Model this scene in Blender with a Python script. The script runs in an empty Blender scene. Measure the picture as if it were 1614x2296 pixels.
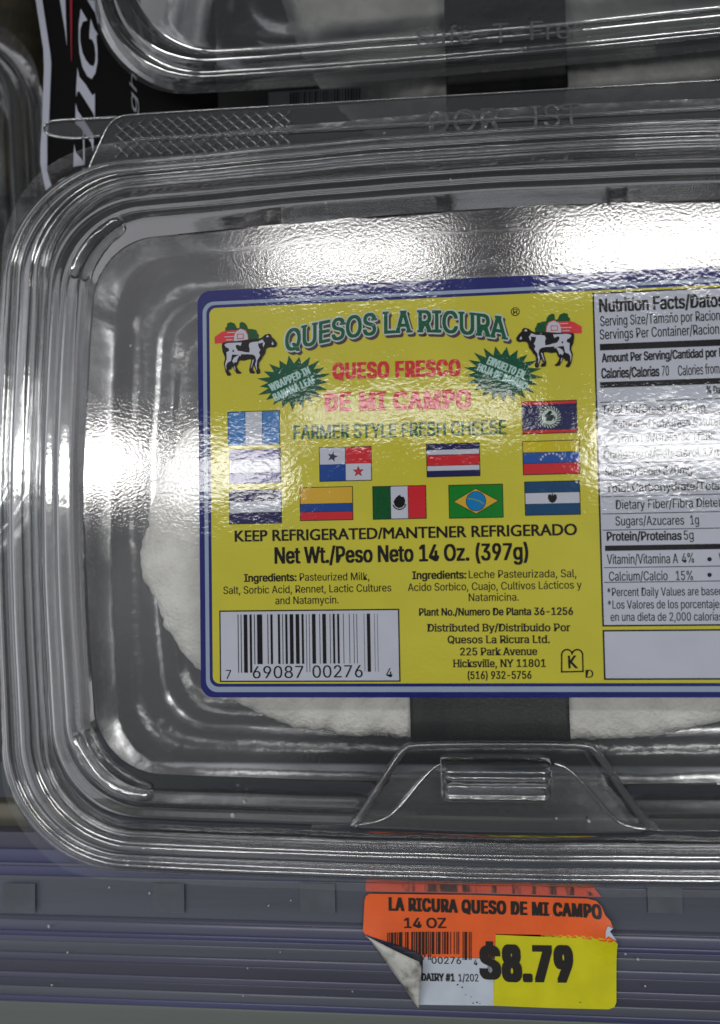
import bpy, math, random
from mathutils import Vector, Matrix, noise
from mathutils.geometry import tessellate_polygon
random.seed(7)
S = bpy.context.scene
COL = S.collection

# ------------------------------------------------------------------ camera
F = 1770.0                                     # focal length in units of a 1614 x 2295 picture
Xc = Vector((.9957, -.0213, -.0913)).normalized()
Dc = Vector((.0175, 1.0, -.042)); Dc = (Dc - Dc.dot(Xc) * Xc).normalized()
Yc = -Dc; Zc = Xc.cross(Yc)
R = Matrix((Xc, Yc, Zc)).transposed()          # world -> camera
right, down, fwd = R[0].copy(), R[1].copy(), R[2].copy()
CAM = -0.177 * fwd
cd = bpy.data.cameras.new('camera'); cam = bpy.data.objects.new('camera', cd); COL.objects.link(cam)
M = Matrix((right, -down, -fwd)).transposed().to_4x4(); M.translation = CAM
cam.matrix_world = M
cd.sensor_fit = 'VERTICAL'; cd.sensor_height = 24; cd.lens = 24 * F / 2295.3
cd.clip_start = 0.005; cd.clip_end = 20
cd.dof.use_dof = True; cd.dof.focus_distance = 0.188; cd.dof.aperture_fstop = 7
S.camera = cam

def pt(px, py, z=0.0):
    """world point on the level z seen at picture point px, py"""
    d = right * ((px - 807) / F) + down * ((py - 1147.6) / F) + fwd
    return CAM + d * ((z - CAM.z) / d.z)

# ------------------------------------------------------------------ world, light, exposure
W = bpy.data.worlds.new('World'); S.world = W; W.use_nodes = True
nt = W.node_tree; bg = nt.nodes['Background']
tc = nt.nodes.new('ShaderNodeTexCoord'); nz = nt.nodes.new('ShaderNodeTexNoise'); cr = nt.nodes.new('ShaderNodeValToRGB')
nz.inputs['Scale'].default_value = 2.6; nz.inputs['Detail'].default_value = 3
cr.color_ramp.elements[0].position = .36; cr.color_ramp.elements[0].color = (.05, .055, .062, 1)
cr.color_ramp.elements[1].position = .70; cr.color_ramp.elements[1].color = (.62, .62, .66, 1)
sp_ = nt.nodes.new('ShaderNodeSeparateXYZ'); a1 = nt.nodes.new('ShaderNodeMath'); a1.operation = 'MULTIPLY_ADD'; a1.inputs[1].default_value = .34
a2 = nt.nodes.new('ShaderNodeMath'); a2.operation = 'MULTIPLY_ADD'; a2.inputs[1].default_value = -.20
nt.links.new(tc.outputs['Generated'], nz.inputs['Vector']); nt.links.new(tc.outputs['Generated'], sp_.inputs[0])
nt.links.new(sp_.outputs['Y'], a1.inputs[0]); nt.links.new(nz.outputs['Fac'], a1.inputs[2]); nt.links.new(sp_.outputs['X'], a2.inputs[0]); nt.links.new(a1.outputs[0], a2.inputs[2])
nt.links.new(a2.outputs[0], cr.inputs['Fac'])
nt.links.new(cr.outputs['Color'], bg.inputs['Color']); bg.inputs['Strength'].default_value = .78
S.view_settings.view_transform = 'Standard'; S.view_settings.look = 'None'
S.view_settings.exposure = 0.27; S.view_settings.gamma = 1
S.cycles.use_denoising = True
S.cycles.max_bounces = 10; S.cycles.transparent_max_bounces = 40; S.cycles.glossy_bounces = 5
S.cycles.caustics_reflective = False; S.cycles.caustics_refractive = False
S.cycles.sample_clamp_indirect = 4

def lamp(name, x0, x1, y0, y1, rad, H=1.7, tilt=0.0):
    """a ceiling fitting: the rectangle whose mirror image in the lid panel covers the given spot"""
    a = pt(x0, (y0 + y1) / 2); b = pt(x1, (y0 + y1) / 2 + tilt); k = H / CAM.z
    m = lambda p: Vector((p.x + (p.x - CAM.x) * k, p.y + (p.y - CAM.y) * k, H))
    A, B = m(a), m(b); wy = abs(pt(900, y0).y - pt(900, y1).y) * (1 + k)
    L = bpy.data.lights.new(name, 'AREA'); L.shape = 'RECTANGLE'
    L.size = (B - A).length; L.size_y = wy; L.color = (1, .985, .965)
    L.energy = rad * math.pi * L.size * L.size_y
    o = bpy.data.objects.new(name, L); COL.objects.link(o)
    o.location = (A + B) / 2; o.rotation_euler = (0, 0, math.atan2(B.y - A.y, B.x - A.x))
    return o
LR = 58
lamp('ceiling_lamp', 600, 985, 545, 625, LR * .22, tilt=-18)
lamp('ceiling_lamp', 1225, 1900, 520, 605, LR * .32, tilt=-30)
lamp('ceiling_lamp', -400, 310, 1015, 1095, LR * .42, tilt=-20)
lamp('ceiling_lamp', 400, 640, 1010, 1110, LR * .24, tilt=-10)
lamp('ceiling_lamp', 660, 1180, 905, 950, LR * .2, tilt=-15)
lamp('ceiling_lamp', 1330, 2100, 950, 1060, LR * .26, tilt=-30)

# ------------------------------------------------------------------ materials
def lin(c): return tuple((v / 255 / 12.92) if v / 255 <= .04045 else ((v / 255 + .055) / 1.055) ** 2.4 for v in c)
def newmat(name):
    m = bpy.data.materials.new(name); m.use_nodes = True
    return m, m.node_tree.nodes, m.node_tree.links, m.node_tree.nodes['Principled BSDF']
def bump(N, Lk, scale, dist, detail=2, stretch=(1, 1, 1), normal=None, rough=.5):
    g = N.new('ShaderNodeNewGeometry'); mp = N.new('ShaderNodeVectorMath'); mp.operation = 'MULTIPLY'
    mp.inputs[1].default_value = stretch
    n = N.new('ShaderNodeTexNoise'); n.inputs['Scale'].default_value = scale; n.inputs['Detail'].default_value = detail
    n.inputs['Roughness'].default_value = rough
    b = N.new('ShaderNodeBump'); b.inputs['Strength'].default_value = 1; b.inputs['Distance'].default_value = dist
    Lk.new(g.outputs['Position'], mp.inputs[0]); Lk.new(mp.outputs[0], n.inputs['Vector'])
    Lk.new(n.outputs['Fac'], b.inputs['Height'])
    if normal is not None: Lk.new(normal, b.inputs['Normal'])
    return b.outputs['Normal'], n
_pm = {}
def printed(rgb, name=None):
    """ink under the wrinkled glossy film of the big sticker"""
    if rgb in _pm: return _pm[rgb]
    m, N, Lk, P = newmat(name or 'sticker_ink')
    c = tuple(v * .9 for v in lin(rgb)); P.inputs['Base Color'].default_value = (*c, 1)
    P.inputs['Roughness'].default_value = .05; P.inputs['IOR'].default_value = 1.55
    n1, _ = bump(N, Lk, 140, 7e-5, 1)
    n2, _ = bump(N, Lk, 900, 2.5e-5, 3, (1, 1.35, 1), n1)
    Lk.new(n2, P.inputs['Normal'])
    # slight unevenness of the print
    nn = N.new('ShaderNodeTexNoise'); nn.inputs['Scale'].default_value = 90; nn.inputs['Detail'].default_value = 5
    g = N.new('ShaderNodeNewGeometry'); Lk.new(g.outputs['Position'], nn.inputs['Vector'])
    mx = N.new('ShaderNodeMix'); mx.data_type = 'RGBA'; mx.blend_type = 'MULTIPLY'
    rr = N.new('ShaderNodeMapRange'); rr.inputs['To Min'].default_value = .9; rr.inputs['To Max'].default_value = 1.08
    Lk.new(nn.outputs['Fac'], rr.inputs['Value']); mx.inputs['Factor'].default_value = 1
    mx.inputs['A'].default_value = (*c, 1); Lk.new(rr.outputs[0], mx.inputs['B'])
    Lk.new(mx.outputs['Result'], P.inputs['Base Color'])
    _pm[rgb] = m
    return m
def film(name, tint=(.93, .94, .94), edge=(.62, .64, .65), base=.05, gain=1.3, rough=.06, sc=400, dist=4e-5, detail=2, milk=.03, stretch=(1, 1, 1)):
    """clear thin plastic sheet: straight transmission plus mirror reflection that grows towards grazing"""
    m, N, Lk, P = newmat(name); N.remove(P); out = N['Material Output']
    nrm, _ = bump(N, Lk, sc, dist, detail, stretch)
    tr = N.new('ShaderNodeBsdfTransparent'); gl = N.new('ShaderNodeBsdfGlossy'); df = N.new('ShaderNodeBsdfDiffuse')
    lw = N.new('ShaderNodeLayerWeight'); lw.inputs['Blend'].default_value = .5
    cm = N.new('ShaderNodeMix'); cm.data_type = 'RGBA'; cm.inputs['A'].default_value = (*tint, 1); cm.inputs['B'].default_value = (*edge, 1)
    pw = N.new('ShaderNodeMath'); pw.operation = 'POWER'; pw.inputs[1].default_value = 2.0
    Lk.new(lw.outputs['Facing'], pw.inputs[0]); Lk.new(pw.outputs[0], cm.inputs['Factor']); Lk.new(cm.outputs['Result'], tr.inputs['Color'])
    fr = N.new('ShaderNodeFresnel'); fr.inputs['IOR'].default_value = 1.5
    ma = N.new('ShaderNodeMath'); ma.operation = 'MULTIPLY_ADD'; ma.inputs[1].default_value = gain; ma.inputs[2].default_value = base; ma.use_clamp = True
    Lk.new(nrm, fr.inputs['Normal']); Lk.new(fr.outputs[0], ma.inputs[0])
    gl.inputs['Roughness'].default_value = rough; gl.inputs['Color'].default_value = (1, 1, 1, 1); Lk.new(nrm, gl.inputs['Normal'])
    df.inputs['Color'].default_value = (.75, .77, .8, 1)
    m1 = N.new('ShaderNodeMixShader'); m1.inputs[0].default_value = milk; Lk.new(tr.outputs[0], m1.inputs[1]); Lk.new(df.outputs[0], m1.inputs[2])
    m2 = N.new('ShaderNodeMixShader'); Lk.new(ma.outputs[0], m2.inputs[0]); Lk.new(m1.outputs[0], m2.inputs[1]); Lk.new(gl.outputs[0], m2.inputs[2])
    Lk.new(m2.outputs[0], out.inputs['Surface'])
    return m
def solid(name, rgb, rough=.5, sc=None, dist=0, var=0, vsc=60, metal=0, spec=.5, stretch=(1, 1, 1), linear=None, rgb2=None, lo=.35, hi=.65):
    m, N, Lk, P = newmat(name); c = linear or lin(rgb)
    P.inputs['Base Color'].default_value = (*c, 1); P.inputs['Roughness'].default_value = rough
    P.inputs['Metallic'].default_value = metal; P.inputs['Specular IOR Level'].default_value = spec
    if sc: Lk.new(bump(N, Lk, sc, dist, 4, stretch)[0], P.inputs['Normal'])
    if var or rgb2:
        g = N.new('ShaderNodeNewGeometry'); mp = N.new('ShaderNodeVectorMath'); mp.operation = 'MULTIPLY'; mp.inputs[1].default_value = stretch
        n = N.new('ShaderNodeTexNoise'); n.inputs['Scale'].default_value = vsc; n.inputs['Detail'].default_value = 5
        Lk.new(g.outputs['Position'], mp.inputs[0]); Lk.new(mp.outputs[0], n.inputs['Vector'])
        r = N.new('ShaderNodeValToRGB'); r.color_ramp.elements[0].position = lo; r.color_ramp.elements[1].position = hi
        c2 = lin(rgb2) if rgb2 else tuple(min(1, v * (1 + var)) for v in c)
        c1 = c if rgb2 else tuple(v * (1 - var) for v in c)
        r.color_ramp.elements[0].color = (*c1, 1); r.color_ramp.elements[1].color = (*c2, 1)
        Lk.new(n.outputs['Fac'], r.inputs['Fac']); Lk.new(r.outputs['Color'], P.inputs['Base Color'])
    return m

M_lid = film('clear_plastic', base=.13, gain=1.7, rough=.07, sc=420, dist=2.4e-5, milk=.035)
M_panel = film('stippled_clear_plastic', tint=(.98, .985, .985), base=.08, gain=1.1, rough=.05, sc=1500, dist=2.7e-5, detail=4, milk=.012)
M_tray = film('clear_tray_plastic', base=.02, gain=.9, rough=.16, sc=150, dist=3.2e-4, detail=4, milk=.025, stretch=(1, 1, .4))
M_tab = film('grey_clear_plastic', tint=(.80, .81, .82), base=.05, gain=1.3, rough=.12, sc=300, dist=8e-5, milk=.07)
M_bead = film('moulded_edge_plastic', tint=(.6, .62, .64), edge=(.35, .37, .4), base=.30, gain=1.6, rough=.10, milk=.10)
M_cheese = solid('fresh_cheese', (243, 242, 235), .75, 900, 5e-4, .10, 160)
M_leaf = solid('dark_leaf', (22, 24, 17), .5, 420, 5e-4, .55, 110, stretch=(1, .12, 1))
M_shelf = solid('dark_shelf_metal', (30, 31, 31), .45, 60, 3e-4, .35, 18)
M_bar = solid('worn_metal_bar', (112, 110, 96), .35, 300, 5e-5, .15, 60, metal=.6, stretch=(.1, 1, 1))

# ------------------------------------------------------------------ helpers
def link(name, verts, faces, mats, parent=None, smooth=False, mi=None, kind=None):
    me = bpy.data.meshes.new(name); me.from_pydata([tuple(v) for v in verts], [], faces)
    for m in (mats if isinstance(mats, (list, tuple)) else [mats]): me.materials.append(m)
    if mi: me.polygons.foreach_set('material_index', mi)
    if smooth: me.polygons.foreach_set('use_smooth', [True] * len(me.polygons))
    me.update()
    o = bpy.data.objects.new(name, me); COL.objects.link(o)
    if parent: o.parent = parent; o.matrix_parent_inverse = parent.matrix_world.inverted()
    if kind: o['kind'] = kind
    return o
def empty(name, label, cat, loc=(0, 0, 0), group=None):
    o = bpy.data.objects.new(name, None); COL.objects.link(o); o.location = loc; o.empty_display_size = .01
    o['label'] = label; o['category'] = cat
    if group: o['group'] = group
    o.matrix_world = Matrix.Translation(Vector(loc))
    return o
def tag(o, label, cat, group=None):
    o['label'] = label; o['category'] = cat
    if group: o['group'] = group
    return o
class MB:
    """collects flat polygons and ribbons with their materials into one mesh"""
    def __init__(s): s.v = []; s.f = []; s.m = []; s.mats = []
    def mat(s, m):
        if m not in s.mats: s.mats.append(m)
        return s.mats.index(m)
    def poly(s, pts, m):
        k = len(s.v); s.v += [tuple(p) for p in pts]; i = s.mat(m)
        if len(pts) == 4 : s.f.append((k, k + 1, k + 2, k + 3)); s.m.append(i); return
        a = sum(pts[j][0] * pts[(j + 1) % len(pts)][1] - pts[(j + 1) % len(pts)][0] * pts[j][1] for j in range(len(pts)))
        for t in tessellate_polygon([[Vector((p[0], p[1], 0)) for p in pts]]):
            p0, p1, p2 = (pts[q] for q in t)
            n = (p1[0] - p0[0]) * (p2[1] - p0[1]) - (p2[0] - p0[0]) * (p1[1] - p0[1])
            s.f.append(tuple(k + q for q in (t if n > 0 else t[::-1]))); s.m.append(i)
    def rect(s, x0, y0, x1, y1, z, m): s.poly([(min(x0,x1), min(y0,y1), z), (max(x0,x1), min(y0,y1), z), (max(x0,x1), max(y0,y1), z), (min(x0,x1), max(y0,y1), z)], m)
    def raw(s, v, f, m):
        k = len(s.v); s.v += v; i = s.mat(m)
        for q in f: s.f.append(tuple(k + a for a in q)); s.m.append(i)
    def build(s, name, parent=None, smooth=False, kind=None): return link(name, s.v, s.f, s.mats, parent, smooth, s.m, kind)

FONT = None
try:                                            # the sans-serif that ships inside Blender; the built-in one otherwise
    import os
    FONT = bpy.data.fonts.load(os.path.join(bpy.utils.system_resource('DATAFILES', path='fonts'), 'Inter.woff2'))
except Exception: FONT = None
def _h(ch):
    c = bpy.data.curves.new('t', 'FONT'); c.body = ch
    if FONT: c.font = FONT
    me = bpy.data.meshes.new_from_object(bpy.data.objects.new('t', c)); return max([v.co.y for v in me.vertices] or [.682])
CAPH = _h('H'); XH = _h('x') / CAPH * .682; KF = .682 / CAPH
for o_ in list(bpy.data.objects):
    if o_.type == 'FONT': bpy.data.objects.remove(o_)
_tc = {}
def glyphs(body, _b=0.0, serif=False, shear=0.0, plain=False, space=1.0):
    bold = 0.0; key = (body, serif, shear, plain, space); kf = 1.0 if plain else KF
    if key in _tc: return _tc[key]
    c = bpy.data.curves.new('t', 'FONT'); c.body = body; c.resolution_u = 3
    if FONT and not plain: c.font = FONT
    c.offset = bold; c.fill_mode = 'FRONT' if hasattr(c, 'fill_mode') else c.fill_mode
    c.space_character = space
    o = bpy.data.objects.new('t', c); me = bpy.data.meshes.new_from_object(o)
    v = [(p.co.x * kf, p.co.y * kf) for p in me.vertices]; f = [tuple(p.vertices) for p in me.polygons]
    if serif:
        cnt = {}
        for q in f:
            for a, b in zip(q, q[1:] + q[:1]):
                k = (min(a, b), max(a, b)); cnt.setdefault(k, []).append(q)
        for (a, b), qs in cnt.items():
            if len(qs) != 1: continue
            (xa, ya), (xb, yb) = v[a], v[b]
            if abs(ya - yb) > 2e-3 or not (.045 < abs(xa - xb) < .26): continue
            lev = [abs(ya - L - s) < .02 for L, s in ((0, -bold), (.682, bold), (XH, bold))]
            if not any(lev): continue
            top = not lev[0]; x0, x1 = min(xa, xb), max(xa, xb); e = .055; t = .05 + bold * .6
            y0, y1 = (ya - t, ya) if top else (ya, ya + t)
            n = len(v); v += [(x0 - e, y0), (x1 + e, y0), (x1 + e, y1), (x0 - e, y1)]; f.append((n, n + 1, n + 2, n + 3))
    # all faces upward
    ff = []
    for q in f:
        A = sum(v[q[i]][0] * v[q[(i + 1) % len(q)]][1] - v[q[(i + 1) % len(q)]][0] * v[q[i]][1] for i in range(len(q)))
        ff.append(q if A > 0 else q[::-1])
    if shear: v = [(x + shear * y, y) for x, y in v]
    bpy.data.objects.remove(o); bpy.data.curves.remove(c); bpy.data.meshes.remove(me)
    _tc[key] = (v, ff)
    return v, ff
def text(mb, body, x0, y0, x1, y1, cap, m, z, bold=0.0, serif=False, ref=None, shear=0.0, warp=None, mul=1.0, zf=None, plain=False, box=False):
    """sets a line of lettering: picture points of its baseline ends, cap height in the same unit"""
    spc = 1.0 + (bold * 1.9 if box else 0)
    v, f = glyphs(body, bold, serif, shear, plain, spc)
    rv = glyphs(ref, bold, serif, shear)[0] if ref else v
    a0 = min(p[0] for p in rv); a1 = max(p[0] for p in rv)
    A, B = pt(x0, y0, z), pt(x1, y1, z); d = B - A; L = d.length; ux = d / L; uy = Vector((-ux.y, ux.x, 0))
    sx = L / (a1 - a0); sy = cap * 1e-4 * mul * (CAM.z - z) / CAM.z / .682
    if bold <= .008: offs = [(-1.4, 0), (1.4, 0)]; bold = .007
    elif box: offs = [(x, y * .42) for x in (-1, -.5, 0, .5, 1) for y in (-1, 1)]
    elif bold < .05: offs = [(-1, -.5), (1, -.5), (-1, .5), (1, .5)]
    else: offs = [(math.cos(t * math.pi / 4), math.sin(t * math.pi / 4)) for t in range(8)] + [(0, 0)]
    for k, (ox, oy) in enumerate(offs):
        out = []; hx, hy = ox * bold * sy, oy * bold * sy
        for x, y in v:
            p = A + ux * ((x - a0) * sx + hx) + uy * (y * sy + hy)
            if warp: p = warp(p, (x - a0) / (a1 - a0), y / .682)
            if zf: p.z = zf(p)
            p.z += k * 3e-6
            out.append(p)
        vv = []; ff = []
        for q in f:                              # overlapping strokes of a letter never share a plane
            j_ = random.uniform(0, 2.5e-6); n0 = len(vv)
            vv += [(out[i].x, out[i].y, out[i].z + j_) for i in q]; ff.append(tuple(range(n0, n0 + len(q))))
        mb.raw(vv, ff, m)
def rrect(x0, y0, x1, y1, r, n=8):
    P = []
    for cx, cy, a in ((x1 - r, y1 - r, 0), (x0 + r, y1 - r, 90), (x0 + r, y0 + r, 180), (x1 - r, y0 + r, 270)):
        for i in range(n + 1):
            t = math.radians(a + 90 * i / n); P.append((cx + r * math.cos(t), cy + r * math.sin(t)))
    return P
def tube(path, rad, m, name, parent=None, seg=6, mb=None):
    V = []; Fc = []
    for i, p in enumerate(path):
        a = path[max(0, i - 1)]; b = path[min(len(path) - 1, i + 1)]; t = (Vector(b) - Vector(a)).normalized()
        n = t.cross(Vector((0, 0, 1))).normalized() if abs(t.z) < .9 else Vector((1, 0, 0)); bb = t.cross(n)
        for k in range(seg):
            an = 2 * math.pi * k / seg; V.append(tuple(Vector(p) + n * rad * math.cos(an) + bb * rad * math.sin(an)))
    for i in range(len(path) - 1):
        for k in range(seg):
            Fc.append((i * seg + k, i * seg + (k + 1) % seg, (i + 1) * seg + (k + 1) % seg, (i + 1) * seg + k))
    if mb is not None: mb.raw(V, Fc, m); return
    return link(name, V, Fc, m, parent, True)
def smoothpath(P, it=3):
    for _ in range(it):
        Q = [P[0]]
        for a, b in zip(P, P[1:]):
            a, b = Vector(a), Vector(b); Q += [a * .75 + b * .25, a * .25 + b * .75]
        Q.append(P[-1]); P = Q
    return [Vector(p) for p in P]

# ------------------------------------------------------------------ shelf
def slab(name, x0, y0, x1, y1, z0, z1, m):
    v = [(x, y, z) for z in (z0, z1) for x, y in ((x0, y0), (x1, y0), (x1, y1), (x0, y1))]
    return link(name, v, [(3, 2, 1, 0), (4, 5, 6, 7), (0, 1, 5, 4), (1, 2, 6, 5), (2, 3, 7, 6), (3, 0, 4, 7)], m)
yb = pt(807, 1830, -.060).y
sh = slab('shelf_floor', -.35, yb, .45, .42, -.125, -.115, M_shelf); sh['kind'] = 'structure'

us = slab('unseen_shade_shelf', -.6, .175, .7, .62, .24, .255, M_shelf); us['kind'] = 'structure'  # unseen slab, added to shade the rear containers and darken rim reflections
# ------------------------------------------------------------------ container shells
XC = pt(1120, 1150, 0).x
def ring_from_px(xl, yt, yb_, r, z):
    z = z * 1e-3
    return (XC - pt(xl, 1150, z).x, pt(1120, yt, z).y, pt(1120, yb_, z).y, r * 1e-3, z)
def chaikin(P, it=2, q=.22):
    for _ in range(it):
        Q = [P[0]]
        for i in range(1, len(P) - 1):
            a, b, c = P[i - 1], P[i], P[i + 1]
            Q.append(tuple(b[k] + (a[k] - b[k]) * q for k in range(5))); Q.append(tuple(b[k] + (c[k] - b[k]) * q for k in range(5)))
        Q.append(P[-1]); P = Q
    return P
NS, NB, NCo = 60, 260, 26
def loop(a, yt, ybt, r, z, bulge=.0022):
    x0, x1 = XC - a, XC + a; P = []
    def side(p, q, n, nx, ny, b):
        for i in range(n):
            t = i / n; s = math.sin(math.pi * t) * b
            P.append((p[0] + (q[0] - p[0]) * t + nx * s, p[1] + (q[1] - p[1]) * t + ny * s, z))
    def corner(cx, cy, a0):
        for i in range(NCo):
            t = math.radians(a0 + 90 * i / NCo); P.append((cx + r * math.cos(t), cy + r * math.sin(t), z))
    side((x0 + r, ybt), (x1 - r, ybt), NB, 0, -1, bulge * .6)
    corner(x1 - r, ybt + r, 270)
    side((x1, ybt + r), (x1, yt - r), NS, 1, 0, bulge)
    corner(x1 - r, yt - r, 0)
    side((x1 - r, yt), (x0 + r, yt), NS, 0, 1, bulge)
    corner(x0 + r, yt - r, 90)
    side((x0, yt - r), (x0, ybt + r), NS, -1, 0, bulge)
    corner(x0 + r, ybt + r, 180)
    return P
def skin(loops_, close_in=False):
    n = len(loops_[0]); V = [p for L in loops_ for p in L]; Fc = []
    for i in range(len(loops_) - 1):
        for k in range(n):
            a, b = i * n + k, i * n + (k + 1) % n
            Fc.append((a + n, b + n, b, a))
    return V, Fc
prof_px = [(208, 487, 1745, 16, 0), (184, 449, 1776, 18, -5), (175, 441, 1783, 18.5, -5.6), (144, 424, 1812, 20, -5.6),
           (140, 418, 1818, 20.5, -6.9), (116, 398, 1846, 22, -6.9), (110, 390, 1852, 22.5, -8), (92, 356, 1890, 25, -17),
           (87, 350, 1897, 26, -18), (72, 342, 1908, 27, -18), (69, 339, 1911, 27, -17), (40, 327, 1935, 29, -17), (37, 325, 1938, 29, -19),
           (27, 319, 1948, 30, -19.2), (23, 315, 1954, 31, -18), (8, 306, 1968, 32, -18), (5, 304, 1973, 32, -21.5)]
prof = chaikin([ring_from_px(*p) for p in prof_px])
# the finger recess with the latch, a trapezoid pushed into the front of the lid
lz = 0
Tz = [pt(800, 1842, lz), pt(908, 1668, lz), pt(1328, 1668, lz), pt(1446, 1842, lz)]
def sstep(t): t = max(0, min(1, t)); return t * t * (3 - 2 * t)
def recess(x, y, z):
    ed = 1e9
    # inside distance to the three upper edges (left slope, top, right slope)
    for A, B in ((Tz[0], Tz[1]), (Tz[1], Tz[2]), (Tz[2], Tz[3])):
        d = B - A; nrm = Vector((d.y, -d.x, 0)).normalized(); ed = min(ed, (Vector((x, y, 0)) - Vector((A.x, A.y, 0))).dot(nrm))
    k = sstep((ed + .0002) / .0022)
    return z if z < -.0085 else z + (-.0085 - z) * k
panel0 = prof[0]
inner = []
for i in range(26):                                # rings running inward from the panel edge
    d = [.0003, .0008, .0014, .002, .0027, .0034, .0041, .0048, .0055, .0062, .0069, .0076, .0083, .009, .0098, .0106, .0115, .0125, .0135, .015, .018, .022, .028, .035, .044, .053][i]
    a, t, b, r, z = panel0; inner.append((a - d, t - d, b + d, max(.001, r - d), z - .00015 * sstep(d / .0015) * 0))
def wob(L, amp):
    return [(x + amp * noise.noise(Vector((x * 60, y * 60, z * 90 + 3))), y + amp * noise.noise(Vector((x * 60 + 9, y * 60, z * 90))), z + amp * .5 * noise.noise(Vector((x * 45, y * 45, 7)))) for x, y, z in L]
lidloops = [wob(loop(*p), .00018) for p in prof]
lidloops = [[(x, y, recess(x, y, z)) for x, y, z in L] for L in lidloops]
panloops = [lidloops[0]] + [[(x, y, recess(x, y, z)) for x, y, z in loop(*p)] for p in inner]

box = empty('cheese_container', 'clear plastic clamshell container in front with a yellow and blue sticker on its lid', 'food container', (XC, pt(1120, 1150).y, -.055))
V, Fc = skin(lidloops); lid = link('lid', V, Fc, M_lid, box, True)
V, Fc = skin([L for L in panloops[::-1]])
n = len(panloops[0]); Fc.append(tuple(range(n))[::1])
panel = link('lid_panel', V, Fc, M_panel, box, True)
for o in (lid,):
    md = o.modifiers.new('thickness', 'SOLIDIFY'); md.thickness = .00035; md.offset = -1; md.use_rim = False
# tray
def trayrings():
    base = ring_from_px(100, 366, 1882, 24, -18.8); a, t, b, r, z = base; out = []
    for ins, zz in ((-.012, -19.6), (-.008, -20.2), (-.004, -19.5), (-.001, -19.6), (0, -20), (.0015, -25), (.004, -26), (.006, -38), (.008, -47), (.012, -51), (.018, -52), (.020, -50.5), (.024, -50.5), (.026, -52), (.034, -52), (.036, -51), (.040, -51), (.042, -52.3), (.056, -52.3)):
        out.append((a - ins, t - ins, b + ins, max(.004, r - ins * .4), zz * 1e-3))
    return chaikin(out, 1)
tl = [wob(loop(*p), .0004) for p in trayrings()]
V, Fc = skin(tl); nn_ = len(tl[0]); Fc.append(tuple(range(len(V) - nn_, len(V)))[::-1])
tray = link('tray', V, Fc, M_tray, box, True)

# ------------------------------------------------------------------ latch
lt = MB()
bx0, bx1 = pt(988, 1750, 0).x, pt(1246, 1750, 0).x; by0, by1 = pt(1115, 1802, -.004).y, pt(1115, 1710, -.004).y
NX, NY = 40, 36; V = []; Fc = []
for j in range(NY + 1):
    v_ = j / NY
    for i in range(NX + 1):
        u = i / NX
        uu = .5 - .5 * math.cos(math.pi * u)
        ex = min(uu, 1 - uu) * (bx1 - bx0); e = min(1, ex / .0022); cap_ = math.sqrt(max(0, 1 - (1 - e) ** 2))
        w = 1 - .06 * (1 - cap_)
        prof_ = math.sqrt(max(0, 1 - (2 * v_ - 1) ** 4))
        rid = .0007 * math.sin(v_ * math.pi * 5)
        V.append((bx0 + uu * (bx1 - bx0), (by0 + by1) / 2 + (v_ - .5) * (by1 - by0) * w, -.0088 + .0075 * prof_ * (.35 + .65 * cap_) + rid * cap_ * prof_ + .0001 * noise.noise(Vector((uu * 20, v_ * 9, 2)))))
for j in range(NY):
    for i in range(NX): a = j * (NX + 1) + i; Fc.append((a, a + 1, a + NX + 2, a + NX + 1))
M_latch = film('latch_plastic', tint=(.78, .79, .8), edge=(.25, .27, .29), base=.16, gain=1.8, rough=.07, sc=300, dist=1e-4, milk=.02)
link('latch', V, Fc, M_latch, box, True)
for P_ in ([(700, 1852), (800, 1851), (865, 1838), (905, 1800), (945, 1748), (975, 1718), (992, 1712)], [(1244, 1712), (1275, 1722), (1320, 1770), (1365, 1825), (1395, 1850), (1450, 1861), (1614, 1862), (1750, 1862)]):
    tube(smoothpath([pt(x, y, -.0078) for x, y in P_]), .00032, M_bead, 'latch_rim', box)
M_rr = film('recess_wall_plastic', tint=(.50, .51, .52), edge=(.28, .29, .3), base=.05, gain=.9, rough=.14, sc=300, dist=1e-4, milk=.06)
tube(smoothpath([pt(x, y, -.0007) for x, y in [(790, 1850), (806, 1835), (850, 1762), (902, 1680), (925, 1668), (1310, 1668), (1334, 1680), (1390, 1762), (1440, 1835), (1470, 1856)]], 2), .00085, M_rr, 'recess_rim', box, 10)

def nub(cx, cy, a0, a1, rr_, w, hh):
    V = []; Fc = []; n1, n2 = 36, 12
    for i in range(n1 + 1):
        t = i / n1; a = math.radians(a0 + (a1 - a0) * t); e = math.sqrt(max(0, 1 - (2 * t - 1) ** 6))
        for j in range(n2 + 1):
            u = j / n2 * 2 - 1; q = math.sqrt(max(0, 1 - abs(u) ** 2.6))
            rad_ = rr_ + u * w * (.35 + .65 * e); V.append((cx + rad_ * math.cos(a), cy + rad_ * math.sin(a), -.0060 + hh * q * e + .00022 * noise.noise(Vector((t * 5, u * 1.3, rr_ * 900)))))
    for i in range(n1):
        for j in range(n2): q = i * (n2 + 1) + j; Fc.append((q, q + n2 + 1, q + n2 + 2, q + 1)[::-1])
    link('corner_nub', V, Fc, M_nub, box, True)
M_nub = film('nub_plastic', base=.14, gain=1.8, rough=.09, sc=500, dist=1.2e-4, milk=.02)
q_ = ring_from_px(160, 432, 1797, 19.2, -5.6); cxl = XC - q_[0] + q_[3]
nub(cxl, q_[2] + q_[3], 192, 272, q_[3] - .0004, .0017, .0022)
nub(cxl, q_[1] - q_[3], 108, 168, q_[3] - .0002, .0017, .0022)
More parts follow.
